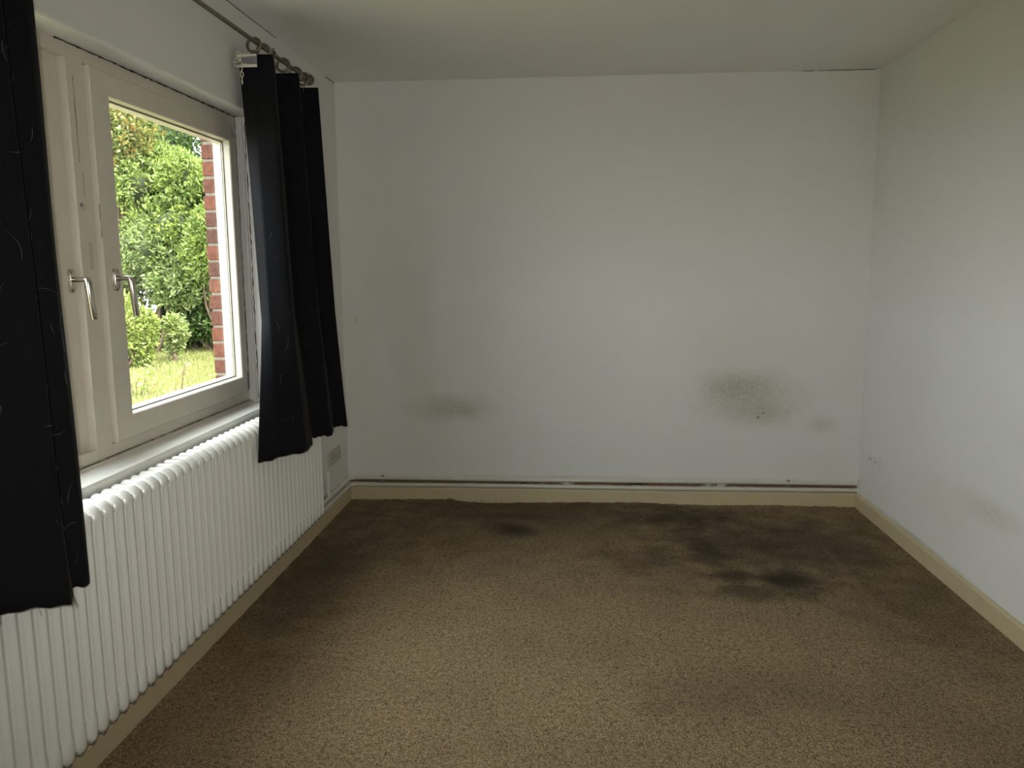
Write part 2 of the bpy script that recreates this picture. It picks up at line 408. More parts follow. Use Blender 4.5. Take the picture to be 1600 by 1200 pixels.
# fixed outer frame (with the strip outside the glass)
wp(rect_loops('window_frame', [(XO, OY0-.0005, OY1+.0005, .78, OZ1+.0005), (XO, .72, 3.437, .90, 1.985), (-.135, .72, 3.437, .90, 1.985), (-.135, .69, 3.41, .858, 2.01), (XF-.001, .69, 3.41, .858, 2.01), (XF, .689, 3.411, .857, 2.011),
    (XF, OY0, OY1, .800, OZ1), (XO, OY0, OY1, .800, OZ1)], 'cream_paint', win))
wp(box_obj('mullion', (XO, 2.293, .806), (XF+.001, 2.374, OZ1-.001), 'cream_paint', win))
wp(box_obj('mullion', (XO, 1.290, .806), (XF+.001, 1.371, OZ1-.001), 'cream_paint', win))
def sash(y0, y1, z0, z1, gy0, gy1, gz0, gz1, X):
    b = .0035; g = X-.030
    o = rect_loops('sash', [(-.145, y0, y1, z0, z1), (X-.003, y0, y1, z0, z1), (X, y0+.003, y1-.003, z0+.003, z1-.003),
        (X, gy0-b, gy1+b, gz0-b, gz1+b), (X-b, gy0, gy1, gz0, gz1), (g, gy0+.003, gy1-.003, gz0+.003, gz1-.003),
        (g-.008, gy0+.003, gy1-.003, gz0+.003, gz1-.003), (g-.008, gy0+.008, gy1-.008, gz0+.006, gz1-.006), (-.145, gy0+.010, gy1-.010, gz0+.008, gz1-.008)], 'cream_paint', win)
    wp(o)
    k = .0032
    p = box_obj('glass_pane', (g-.006, gy0+k, gz0+k), (g-.002, gy1-k, gz1-k), 'window_glass', o)
    gs = rect_loops('glass_seal', [(g-.001, gy0+.0031, gy1-.0031, gz0+.0031, gz1-.0031), (g+.0015, gy0+.003, gy1-.003, gz0+.003, gz1-.003), (g+.0015, gy0+.0055, gy1-.0055, gz0+.0055, gz1-.0055), (g-.001, gy0+.006, gy1-.006, gz0+.006, gz1-.006)], 'gasket', o)
    for q in (p, gs): q.matrix_parent_inverse = o.matrix_world.inverted()
    return o
bpy.context.view_layer.update()
sR = sash(2.378, 3.406, .862, 2.006, 2.476, 3.356, .937, 1.935, XS)
sL = sash(1.372, 2.292, .832, OZ1-.004, 1.46, 2.196, .925, 1.953, XL)
sN = sash(.692, 1.289, .862, 2.006, .78, 1.20, .937, 1.935, XS)  # unseen third casement, added for more daylight on the near floor
# frame recess behind the left casement is closed by a lower rail
wp(box_obj('lower_rail', (XO, 1.37, .795), (XL-.004, 2.293, .86), 'cream_paint', win))
# strip against the plaster jamb
wp(box_obj('cover_strip', (XF-.02, 3.462, .80), (-.062, OY1+.002, OZ1-.002), 'plastic_white', win, .002))
# window board
wp(box_obj('window_sill', (-.13, OY0+.001, OZ0+.002), (.022, 3.60, .812), 'sill_paint', win, .004))
wp(box_obj('window_sill', (-.12, OY0+.001, .8115), (XF+.016, OY1-.001, .820), 'cream_paint', win, .002))
# exterior sill
o = box_obj('outer_sill', (-.34, .54, .70), (-.19, 3.553, .815), 'stone_sill', win); wp(o)
# handles
def handle(y, z, X):
    bm = bmesh.new()                       # flat oval rose
    n = 28; rings = []
    for (s, x) in ((1., 0), (1., .008), (.9, .0105), (0.5, .011)):
        ring = []
        for k in range(n):
            a = 2*math.pi*k/n; cy, sy = math.cos(a), math.sin(a)
            ring.append(bm.verts.new((X+x, y+.0145*s*math.copysign(abs(cy)**.8, cy), z+.035*s*math.copysign(abs(sy)**.6, sy))))
        rings.append(ring)
    for a, b in zip(rings, rings[1:]):
        for k in range(n): bm.faces.new((a[k], a[(k+1) % n], b[(k+1) % n], b[k]))
    bm.faces.new(rings[-1]); bm.faces.new(rings[0][::-1])
    rose = bm_obj('handle_rose', bm, 'steel', win, True, 40); wp(rose)
    bm = bmesh.new()
    pts = [(X+.008, y, z+.004), (X+.046, y, z+.004), (X+.052, y, z+.0025), (X+.0545, y, z-.004), (X+.056, y+.001, z-.03), (X+.061, y+.004, z-.11), (X+.0612, y+.004, z-.114)]
    tube(bm, pts, [.0078, .0078, .0098, .0104, .0096, .0100, .0080], 12)
    lv = bm_obj('handle_lever', bm, 'steel', rose, True, 50); lv.matrix_parent_inverse = rose.matrix_world.inverted()
bpy.context.view_layer.update()
handle(2.268, 1.372, XL); handle(1.245, 1.372, XS); handle(2.428, 1.373, XS)
# filler patch, plugged lock hole and split in the mullion paint
wp(box_obj('filler_patch', (XF, 2.332, 1.405), (XF+.0018, 2.352, 1.488), 'patch_pink', win, .0005))
bm = bmesh.new(); tube(bm, [(XF, 2.322, 1.59), (XF+.003, 2.322, 1.59)], [.0135, .012], 16); wp(bm_obj('lock_plug', bm, 'patch_pink', win))
bm = bmesh.new(); tube(bm, [(XF, 2.312, 1.594), (XF+.0032, 2.312, 1.594)], [.006, .0055], 12); wp(bm_obj('lock_plug', bm, 'slot_dark', win))
def crack(name, pts, w0, X=None, axis='x'):
    bm = bmesh.new(); P = []
    for i, p in enumerate(pts):
        P.append((Vector(p), w0*random.uniform(.25, 1.)))
    tube(bm, [p for p, w in P], [max(w, .0004) for p, w in P], 5); wp(bm_obj(name, bm, 'grime', win))
crack('paint_crack', [(XF+.0012, 2.322+random.uniform(-.0006, .0006), z) for z in np.linspace(1.96, 1.72, 16)], .0012)
crack('paint_crack', [(XF+.0012, 2.334+random.uniform(-.0006, .0006), z) for z in np.linspace(1.69, 1.62, 8)], .0010)
crack('paint_crack', [(XS+.0002, 2.377, z) for z in np.linspace(1.60, 1.50, 8)], .0012)
crack('sealant_gap', [(XF+.001+random.uniform(0, .002), y, OZ1-.0005+random.uniform(-.002, .001)) for y in np.linspace(2.25, 3.47, 90)], .0042)
crack('sealant_gap', [(XF+.001, OY1-.0135, z) for z in np.linspace(2.05, .87, 60)], .0022)
crack('sealant_gap', [(-.055+random.uniform(-.002, .002), OY1+.0005, z) for z in np.linspace(2.03, .83, 60)], .0035)
crack('sealant_gap', [(XF+.003, y, .8212) for y in np.linspace(1.95, 3.45, 90)], .0017)
wp(box_obj('hinge', (XS-.008, 3.405, .872), (XS+.004, 3.412, .955), 'slot_dark', win, .001))
wp(box_obj('hinge', (XS-.001, 3.380, 1.962), (XS+.003, 3.386, 1.985), 'slot_dark', win, .001))
wp(box_obj('hinge', (XS-.001, 3.388, 1.955), (XS+.003, 3.396, 1.965), 'slot_dark', win, .001))

# ------------------------------------------------------------------ radiator
def build_radiator():
    root = empty('radiator', (.075, 2.63, .18)); tag(root, 'long white ribbed steel radiator below the window board', 'radiator')
    bpy.context.view_layer.update()
    zt, zb, xb, xf = .778, .178, .036, .106
    # path (x, z, outward normal nx, nz, half width, bulge, drop of the valley)
    path = []
    path.append((xb, zt, 0, 1)); path.append((.055, zt, 0, 1)); path.append((.066, zt, 0, 1))
    R = .036
    for k in range(1, 8):
        a = math.pi/2*(1-k/8); path.append((xf-R+R*math.cos(a), zt-R+R*math.sin(a), math.cos(a), math.sin(a)))
    for z in (zt-R, .70, .55, .40, .30, .262, .250, .240, .228, zb+.03): path.append((xf, z, 1, 0))
    r2 = .016
    for k in range(1, 6):
        a = -math.pi/2*k/5; path.append((xf-r2+r2*math.cos(a), zb+r2+r2*math.sin(a), math.cos(a), math.sin(a)))
    path.append((.05, zb, 0, -1))
    pitch = .05
    nseg = 14; bm = bmesh.new(); rows = []
    for (x, z, nx, nz) in path:
        low = z < .245; top_ = z > zt-R+.004
        hw = .0235 if low else (.0228 if top_ else .025)
        if z < zb+r2-1e-6: hw *= max(.35, min(1., .35+.65*math.sqrt(max(0., (z-zb)/r2))))
        row = []
        for k in range(nseg+1):
            q = -1+2*k/nseg; q = math.copysign(abs(q)**1.15, q); y = hw*q
            if low: off = .0125*math.sqrt(max(0., 1-q*q))**1.1-.003
            elif top_: off = .012*math.sqrt(max(0., 1-q*q))-.002
            else: off = .0095*math.exp(-(y/.0105)**2)
            if abs(q) > .999: off = -.014 if (low or top_) else -.003
            row.append(bm.verts.new((x+nx*off-.075, y, z+nz*off-.18)))
        rows.append(row)
    for a, b in zip(rows, rows[1:]):
        for k in range(nseg): bm.faces.new((a[k], a[k+1], b[k+1], b[k]))
    # small dark slot under each foot of the rib
    base = len(bm.faces); g = bmesh.ops.create_cube(bm, size=1.0)
    for v in g['verts']: v.co = Vector((xf-.006+.010*v.co.x-.075, .012*v.co.y, zb-.008+.006*v.co.z-.18))
    bm.faces.ensure_lookup_table()
    for f in bm.faces[base:]: f.material_index = 1
    bmesh.ops.recalc_face_normals(bm, faces=bm.faces)
    me = bpy.data.meshes.new('radiator_section'); bm.to_mesh(me); bm.free(); me.materials.append(MAT['white_lacquer']); me.materials.append(MAT['slot_dark'])
    me.polygons.foreach_set('use_smooth', [True]*len(me.polygons))
    n = 64; y1 = 3.832
    for i in range(n):
        o = bpy.data.objects.new('radiator_section', me); link(o, root); o.location = (0, y1-.025-pitch*i-2.63, 0)
    def rp(o): o.matrix_parent_inverse = root.matrix_world.inverted(); return o
    ya, yb = y1-pitch*n, y1
    rp(box_obj('radiator_core', (xb, ya+.001, zb+.012), (xf-.004, yb-.002, zt-.012), 'white_lacquer', root, .006))
    for y in (ya+.3, 2.6, yb-.25):
        rp(box_obj('wall_bracket', (0.0, y-.015, .30), (xb+.002, y+.015, .72), 'white_lacquer', root, .003))
    return root
build_radiator()

# ------------------------------------------------------------------ heating pipes
def pipe(name, z, r, label, xin, yin):
    cy = D-yin; cx = xin; R = .05
    pts = [(cx, 3.55, z), (cx, cy-R-.2, z), (cx, cy-R, z)]+[(cx+R-R*math.cos(a), cy-R+R*math.sin(a), z) for a in np.linspace(0, math.pi/2, 9)][1:]
    pts += [(x, cy, z+.0012*math.sin(x*3+z*50)) for x in np.linspace(cx+R+.05, W+.01, 24)]
    o = tube_obj(name, pts, r, 'pipe_paint', None, 16)
    return tag(o, label, 'pipe')
pu = pipe('heating_pipe', .143, .0118, 'upper white heating pipe running along the far wall', .0135, .0135)
pl = pipe('heating_pipe', .1025, .0130, 'lower white heating pipe just above the skirting board', .0145, .0145)
for i, (x, lab) in enumerate(((.215, 'dark pipe clip between the pipes near the radiator corner'), (2.62, 'dark pipe clip on the pipes toward the right corner'))):
    rt = empty('pipe_clip', (x, D, .11)); tag(rt, lab, 'pipe clip'); bpy.context.view_layer.update()
    for q in (box_obj('clip_body', (x-.012, D-.022, .1165), (x+.012, D-.002, .1305), 'slot_dark', rt, .003), box_obj('clip_screw', (x-.006, D-.029, .152), (x+.006, D-.002, .160), 'slot_dark', rt, .002)):
        q.matrix_parent_inverse = rt.matrix_world.inverted()
# riser from the pipes to the radiator's end
o = tube_obj('valve_pipe', [(.02, 4.19, .155), (.02, 4.19, .30)], .009, 'plastic_white', None, 12)
tag(o, 'short white upright pipe stub beside the radiator end', 'pipe')
# dark plaster hole where the pipes pass the right wall
o = box_obj('pipe_collar', (W-.006, D-.035, .075), (W-.001, D-.001, .17), 'plastic_white', None, .002)
tag(o, 'white collar where the pipes enter the right wall', 'pipe collar')

# ------------------------------------------------------------------ sockets
def socket(name, x, sgn, y0, y1, z0, z1, mat, label, ninserts):
    root = empty(name, (x, (y0+y1)/2, z0)); tag(root, label, 'socket'); bpy.context.view_layer.update()
    def rp(o): o.matrix_parent_inverse = root.matrix_world.inverted(); return o
    a, b = sorted((x, x+sgn*.010)); rp(box_obj('cover_plate', (a, y0, z0), (b, y1, z1), mat, root, .003))
    w = (y1-y0)/ninserts
    for i in range(ninserts):
        cy = y0+w*(i+.5); cz = (z0+z1)/2; R = min(w, z1-z0)*.36; bm = bmesh.new()
        n = 24; X0 = x+sgn*.0101; X1 = x+sgn*.0125
        ro = [bm.verts.new((X0, cy+R*1.12*math.cos(2*math.pi*k/n), cz+R*1.12*math.sin(2*math.pi*k/n))) for k in range(n)]
        rm = [bm.verts.new((X1, cy+R*math.cos(2*math.pi*k/n), cz+R*math.sin(2*math.pi*k/n))) for k in range(n)]
        ri = [bm.verts.new((x+sgn*.006, cy+R*.86*math.cos(2*math.pi*k/n), cz+R*.86*math.sin(2*math.pi*k/n))) for k in range(n)]
        for A, B in ((ro, rm), (rm, ri)):
            for k in range(n): bm.faces.new((A[k], A[(k+1) % n], B[(k+1) % n], B[k]))
        bm.faces.new(ri)
        ins = rp(bm_obj('socket_insert', bm, mat, root))
        for s in (-1, 1):
            bm = bmesh.new(); tube(bm, [(x+sgn*.0102, cy+s*.0095, cz), (x+sgn*.0132, cy+s*.0095, cz)], .003, 8)
            h = bm_obj('pin_hole', bm, 'slot_dark', ins); h.matrix_parent_inverse = ins.matrix_world.inverted()
    return root
socket('wall_socket', W, -1, 4.338, 4.492, .300, .374, 'plastic_white', 'white double power socket on the right wall', 2)
socket('wall_socket', 0, 1, 4.262, 4.480, .303, .384, 'plastic_beige', 'beige socket strip on the left wall beside the radiator', 3)

# ------------------------------------------------------------------ curtain rod and rings
RX, RZ = .09, 2.302
rod = empty('curtain_rod', (RX, 2.4, RZ)); tag(rod, 'dark metal curtain rod with ball finial above the window', 'curtain rod'); bpy.context.view_layer.update()
def rp(o): o.matrix_parent_inverse = rod.matrix_world.inverted(); return o
rp(tube_obj('rod', [(RX, .12, RZ), (RX, 2.0, RZ), (RX, 3.90, RZ)], .0088, 'pewter', rod, 16))
def ball(name, c, r, prof, mat, parent, n=16):
    """lathe about the rod's axis: prof = [(dy, radius)]"""
    bm = bmesh.new(); tube(bm, [(c[0], c[1]+dy, c[2]) for dy, q in prof], [q for dy, q in prof], n); return bm_obj(name, bm, mat, parent, True)
fin = [(-.012, .009), (-.008, .013), (-.002, .013), (.002, .009), (.006, .013), (.012, .022), (.022, .027), (.032, .026), (.042, .020), (.048, .012), (.052, .008), (.058, .0105), (.064, .008), (.067, .002)]
rp(ball('finial', (RX, 3.905, RZ), 1, fin, 'pewter', rod))
rp(ball('finial', (RX, .115, RZ), 1, [(-a, b) for a, b in fin], 'pewter', rod))
for y in (3.46, 3.885, .30):
    bm = bmesh.new(); tube(bm, [(0, y, RZ-.012), (.006, y, RZ-.012)], .022, 16); tube(bm, [(.004, y, RZ-.012), (RX-.02, y, RZ-.012), (RX-.003, y, RZ-.012)], .006, 10)
    tube(bm, [(RX+.0125*math.cos(a), y, RZ+.0125*math.sin(a)) for a in np.linspace(-math.pi, math.pi*.35, 14)], .0042, 8)
    tube(bm, [(RX+.004, y-.004, RZ+.010), (RX+.006, y-.004, RZ+.022)], [.005, .006], 8)
    rp(bm_obj('wall_bracket', bm, 'pewter', rod, True, 50))
def ring(y, tilt, label):
    root = empty('curtain_ring', (RX, y, RZ)); tag(root, label, 'curtain ring', 'rings of the right curtain'); bpy.context.view_layer.update()
    R = .0275; cz = RZ-R+.0115; bm = bmesh.new(); n = 28
    pts = []
    for k in range(n+1):
        a = 2*math.pi*k/n+math.pi/2
        pts.append((RX+R*math.cos(a), y+tilt*R*math.sin(a)-tilt*R, cz+R*math.sin(a)))
    tube(bm, pts, .0058, 8, False); bmesh.ops.remove_doubles(bm, verts=bm.verts, dist=1e-5)
    o = bm_obj('ring', bm, 'pewter', root, True); o.matrix_parent_inverse = root.matrix_world.inverted()
    bm = bmesh.new(); e = (RX, y-2*tilt*R, cz-R)
    tube(bm, [(e[0]+.006*math.cos(a), e[1], e[2]-.0085+.006*math.sin(a)) for a in np.linspace(0, 2*math.pi, 13)], .0018, 6, False)
    tube(bm, [(e[0], e[1], e[2]-.014), (e[0]+.004, e[1]-.003, e[2]-.022), (e[0], e[1]-.005, e[2]-.030)], .0015, 6)
    o = bm_obj('hook', bm, 'pewter', root, True); o.matrix_parent_inverse = root.matrix_world.inverted()
for y, t, lab in ((3.262, .25, 'nearest dark curtain ring, over the white heading tape'), (3.355, -.15, 'second dark curtain ring from the heading tape'),
                  (3.585, .2, 'dark curtain ring in the middle of the right curtain'), (3.74, -.1, 'dark curtain ring just before the rod bracket'), (3.845, .1, 'last dark curtain ring next to the ball finial')):
    ring(y, t, lab)

# ------------------------------------------------------------------ curtains
class Drape:
    """cloth given by cross-sections (x,y polylines with equal counts) at several heights"""
    def __init__(s, secs): s.secs = sorted(secs, key=lambda q: -q[0])   # (t 1 top..0 bottom, pts[(x,y,z)])
    def P(s, u, t):
        S_ = s.secs
        for (ta, A), (tb, B) in zip(S_, S_[1:]):
            if t >= tb-1e-9: break
        w = (ta-t)/(ta-tb); w = min(max(w, 0), 1); w = w*w*(3-2*w) if False else w
        n = len(A)-1; f = min(max(u, 0), .99999)*n; i = int(f); g = f-i
        def cr(L):
            a, b, c, d = (Vector(L[max(i-1, 0)]), Vector(L[i]), Vector(L[i+1]), Vector(L[min(i+2, n)]))
            v = .5*((2*b)+(c-a)*g+(2*a-5*b+4*c-d)*g*g+(3*b-a-3*c+d)*g**3)
            return v*.3+(b*(1-g)+c*g)*.7
        return cr(A)*(1-w)+cr(B)*w
    def N(s, u, t):
        e = .004; a = s.P(u+e, t)-s.P(u-e, t); b = s.P(u, min(t+e, 1))-s.P(u, max(t-e, 0))
        return a.cross(b).normalized()
def cloth_obj(name, dr, nu, nv, mat, parent, thick=.0022, wav=.003, seed=1):
    rnd = random.Random(seed); ph = [rnd.uniform(0, 6.28) for _ in range(4)]
    verts = []; faces = []
    for j in range(nv+1):
        for i in range(nu+1):
            u, t = i/nu, 1-j/nv
            p = dr.P(u, t); n = dr.N(u, t)
            p = p+n*(wav*math.sin(u*19+ph[0]+t*2.5)*(.3+.7*(1-t))+.4*wav*math.sin(t*11+u*31+ph[1]))
            if j == nv: p.z += .003*math.sin(u*47+ph[2])+.002*math.sin(u*113+ph[3])
            verts.append(p)
    for j in range(nv):
        for i in range(nu):
            a = j*(nu+1)+i; faces.append((a, a+1, a+nu+2, a+nu+1))
    o = mesh_obj(name, verts, faces, mat, parent, True)
    m = o.modifiers.new('thickness', 'SOLIDIFY'); m.thickness = thick; m.offset = 0
    return o
def arcs(name, dr, n, parent, seed, side=1, off=.003, mat='thread_lit'):
    """thin stitched arcs strewn over the cloth"""
    rnd = random.Random(seed); bm = bmesh.new()
    Lu = sum((dr.P((i+1)/60, .5)-dr.P(i/60, .5)).length for i in range(60)); Lv = 1.6
    for k in range(n):
        cu, ct = rnd.uniform(.02, .98), rnd.uniform(.05, .97); R = rnd.uniform(.025, .075); a0 = rnd.uniform(0, 6.28); sp = rnd.uniform(.5, 1.3)
        prev = None
        m = 9
        for q in range(m+1):
            a = a0+sp*q/m; u = cu+R*math.cos(a)/Lu; t = ct+R*math.sin(a)/Lv
            if not (.005 < u < .995 and .01 < t < .985): prev = None; continue
            p = dr.P(u, t); nn = dr.N(u, t)*side
            w = .00045*math.sin(math.pi*(q+.4)/(m+.8))+.0001
            d = Vector((0, -math.sin(a), math.cos(a))); d = (d-nn*d.dot(nn)).normalized(); d = d.cross(nn).normalized()
            c = (bm.verts.new(p+nn*off-d*w), bm.verts.new(p+nn*(off+.0006)), bm.verts.new(p+nn*off+d*w))
            if prev: bm.faces.new((prev[0], prev[1], c[1], c[0])); bm.faces.new((prev[1], prev[2], c[2], c[1]))
            prev = c
    o = bm_obj(name, bm, mat, parent); o['kind'] = 'stuff'; return o

def build_right():
    root = empty('curtain', (.12, 3.45, .62)); tag(root, 'black curtain bunched at the far end of the window', 'curtain', 'black curtains'); bpy.context.view_layer.update()
    def rp(o): o.matrix_parent_inverse = root.matrix_world.inverted(); return o
    # fold corners a (by the wall) and b (toward the room)
    top = [(.022, 3.262), (.09, 3.245), (.160, 3.255), (.120, 3.40), (.045, 3.55), (.10, 3.555), (.160, 3.565), (.120, 3.70), (.050, 3.83), (.10, 3.84), (.160, 3.848)]
    upm = [(.030, 3.262), (.09, 3.240), (.165, 3.250), (.125, 3.40), (.050, 3.55), (.10, 3.555), (.165, 3.570), (.125, 3.70), (.055, 3.84), (.10, 3.85), (.162, 3.860)]
    mid = [(.085, 3.205), (.125, 3.185), (.195, 3.245), (.155, 3.40), (.085, 3.56), (.13, 3.565), (.19, 3.600), (.155, 3.73), (.09, 3.87), (.13, 3.88), (.178, 3.915)]
    bot = [(.132, 2.965), (.180, 3.070), (.240, 3.235), (.205, 3.40), (.150, 3.54), (.185, 3.58), (.222, 3.633), (.195, 3.75), (.150, 3.88), (.175, 3.92), (.203, 3.962)]
    z = lambda L, zz: [(x, y, (zz[i] if hasattr(zz, '__len__') else zz)) for i, (x, y) in enumerate(L)]
    zb = [.651, .648, .638, .632, .628, .625, .622, .618, .612, .606, .600]
    dr = Drape([(1, z(top, 2.247)), (.90, z(upm, 2.085)), (.35, z(mid, 1.19)), (0, z(bot, zb))])
    cl = rp(cloth_obj('cloth', dr, 90, 60, 'curtain_cloth', root, seed=3))
    rp(arcs('stitched_arcs', dr, 110, root, 5, side=1, mat='thread_unlit')); rp(arcs('stitched_arcs', dr, 110, root, 5, side=-1, mat='thread_unlit'))
    # heading tape turned outward at the leading edge, with gathered cords and a bow
    Y = 3.236
    tp = rp(box_obj('heading_tape', (.026, Y-.0035, 2.196), (.108, Y, 2.246), 'tape', root, .001))
    for zz in (2.201, 2.241):
        e = box_obj('tape_border', (.026, Y-.006, zz-.0045), (.108, Y-.0032, zz+.0045), 'tape_edge', tp, .001); e.matrix_parent_inverse = tp.matrix_world.inverted()
    bm = bmesh.new()
    kn = Vector((.043, Y-.010, 2.222))
    for path in ([(.108, Y-.007, 2.238), (.075, Y-.008, 2.237), (.055, Y-.009, 2.235), (.030, Y-.010, 2.232), (.018, Y-.008, 2.220), (.028, Y-.012, 2.214), kn],
                 [(.108, Y-.007, 2.205), (.075, Y-.008, 2.205), (.055, Y-.009, 2.207), (.030, Y-.010, 2.198), (.017, Y-.008, 2.206), (.022, Y-.012, 2.226), kn],
                 [kn, (.030, Y-.013, 2.246), (.042, Y-.014, 2.252), (.050, Y-.012, 2.240), kn],
                 [kn, (.052, Y-.013, 2.205), (.050, Y-.012, 2.192), (.046, Y-.010, 2.180), (.043, Y-.010, 2.172)],
                 [(.046, Y-.011, 2.183), (.053, Y-.012, 2.172), (.053, Y-.012, 2.164), (.048, Y-.011, 2.157), (.042, Y-.011, 2.165), (.045, Y-.011, 2.183)],
                 [(.048, Y-.011, 2.158), (.047, Y-.011, 2.148), (.046, Y-.011, 2.140), (.047, Y-.011, 2.132)]):
        pts = spath(path, 4); tube(bm, pts, .0021, 6)
    tube(bm, [kn+Vector((0, 0, -.006)), kn, kn+Vector((0, 0, .006))], [.003, .006, .003], 8)
    tube(bm, [(.047, Y-.011, 2.146), (.047, Y-.011, 2.131)], [.0035, .003], 6)
    e = bm_obj('gathering_cord', bm, 'cord', tp, True); e.matrix_parent_inverse = tp.matrix_world.inverted()
build_right()

def build_left():
    root = empty('curtain', (.14, 1.55, .62)); tag(root, 'black curtain with fine arc pattern at the near end of the window', 'curtain', 'black curtains'); bpy.context.view_layer.update()
    def rp(o): o.matrix_parent_inverse = root.matrix_world.inverted(); return o
    top = [(.100, 1.880), (.112, 1.84), (.080, 1.78), (.105, 1.72), (.160, 1.68), (.120, 1.60), (.070, 1.53), (.10, 1.50), (.160, 1.46), (.12, 1.40), (.07, 1.34), (.11, 1.31), (.15, 1.28)]
    mid = [(.108, 1.872), (.125, 1.83), (.100, 1.77), (.135, 1.71), (.185, 1.67), (.145, 1.58), (.100, 1.51), (.13, 1.48), (.185, 1.44), (.14, 1.38), (.10, 1.32), (.14, 1.29), (.175, 1.26)]
    bot = [(.142, 1.845), (.160, 1.80), (.145, 1.755), (.185, 1.715), (.226, 1.642), (.190, 1.56), (.145, 1.50), (.18, 1.46), (.225, 1.42), (.18, 1.36), (.145, 1.30), (.18, 1.27), (.215, 1.24)]
    zb = [.627, .633, .636, .640, .655, .675, .69, .70, .71, .72, .72, .72, .72]
    z = lambda L, zz: [(x, y, (zz[i] if hasattr(zz, '__len__') else zz)) for i, (x, y) in enumerate(L)]
    dr = Drape([(1, z(top, 2.247)), (.55, z(mid, 1.50)), (0, z(bot, zb))])
    rp(cloth_obj('cloth', dr, 110, 60, 'curtain_cloth', root, seed=9))
    rp(arcs('stitched_arcs', dr, 170, root, 21, side=1)); rp(arcs('stitched_arcs', dr, 170, root, 21, side=-1))
    bm = bmesh.new()                                     # loose threads at the hem
    for (u, l, dx) in ((.26, .030, .003), (.275, .026, -.006), (.27, .022, .008), (.40, .02, .002)):
        p = dr.P(u, 0); tube(bm, [p, p+Vector((dx*.5, 0, -l*.5)), p+Vector((dx, .002, -l))], .0005, 4)
    lt = rp(bm_obj('loose_threads', bm, 'gasket', root)); lt['kind'] = 'stuff'
build_left()

# ------------------------------------------------------------------ garden
GZ = -.40
def lawn():
    n = 60; xs = np.linspace(-34, -.29, n); ys = np.linspace(-14, 34, n)
    verts = [(x, y, GZ+.05*math.sin(x*.7)*math.cos(y*.6)*(1 if x < -2 else 0)) for y in ys for x in xs]
    faces = [(j*n+i, j*n+i+1, (j+1)*n+i+1, (j+1)*n+i) for j in range(n-1) for i in range(n-1)]
    o = mesh_obj('lawn', verts, faces, 'lawn', None, True); tag(o, 'sunny yellow-green lawn outside the window', 'lawn', kind='structure')
    return o
lw = lawn()
def tinted(name, V, F, C, parent, smooth=False):
    me = bpy.data.meshes.new(name)
    nv, nf, k = len(V), len(F), F.shape[1]
    me.vertices.add(nv); me.vertices.foreach_set('co', V.astype(np.float32).ravel())
    me.loops.add(nf*k); me.loops.foreach_set('vertex_index', F.astype(np.int32).ravel())
    me.polygons.add(nf); me.polygons.foreach_set('loop_start', (np.arange(nf)*k).astype(np.int32)); me.polygons.foreach_set('loop_total', np.full(nf, k, np.int32))
    me.update(calc_edges=True)
    at = me.color_attributes.new('tint', 'FLOAT_COLOR', 'POINT')
    at.data.foreach_set('color', np.concatenate([C, np.ones((len(C), 1))], 1).astype(np.float32).ravel())
    me.materials.append(MAT['leaf'])
    return link(bpy.data.objects.new(name, me), parent)
def unit(v): return v/np.maximum(np.linalg.norm(v, axis=-1, keepdims=True), 1e-9)
def leaves(P, Dn, L, Wd, col):
    """P base points, Dn direction of each leaf; folded diamond blades of 4 triangles"""
    N = len(P); side = unit(np.cross(Dn, rng.normal(size=(N, 3)))); up = np.cross(side, Dn)
    L = L[:, None]; Wd = Wd[:, None]
    v0 = P; v1 = P+Dn*L*.5+side*Wd*.5+up*Wd*.12; v2 = P+Dn*L-up*L*.12; v3 = P+Dn*L*.5-side*Wd*.5+up*Wd*.12; v4 = P+Dn*L*.5
    V = np.stack([v0, v1, v2, v3, v4], 1).reshape(-1, 3)
    b = (np.arange(N)*5)[:, None]
    F = np.concatenate([b+[0, 1, 4], b+[1, 2, 4], b+[2, 3, 4], b+[3, 0, 4]], 0)
    return V, F, np.repeat(col, 5, 0)
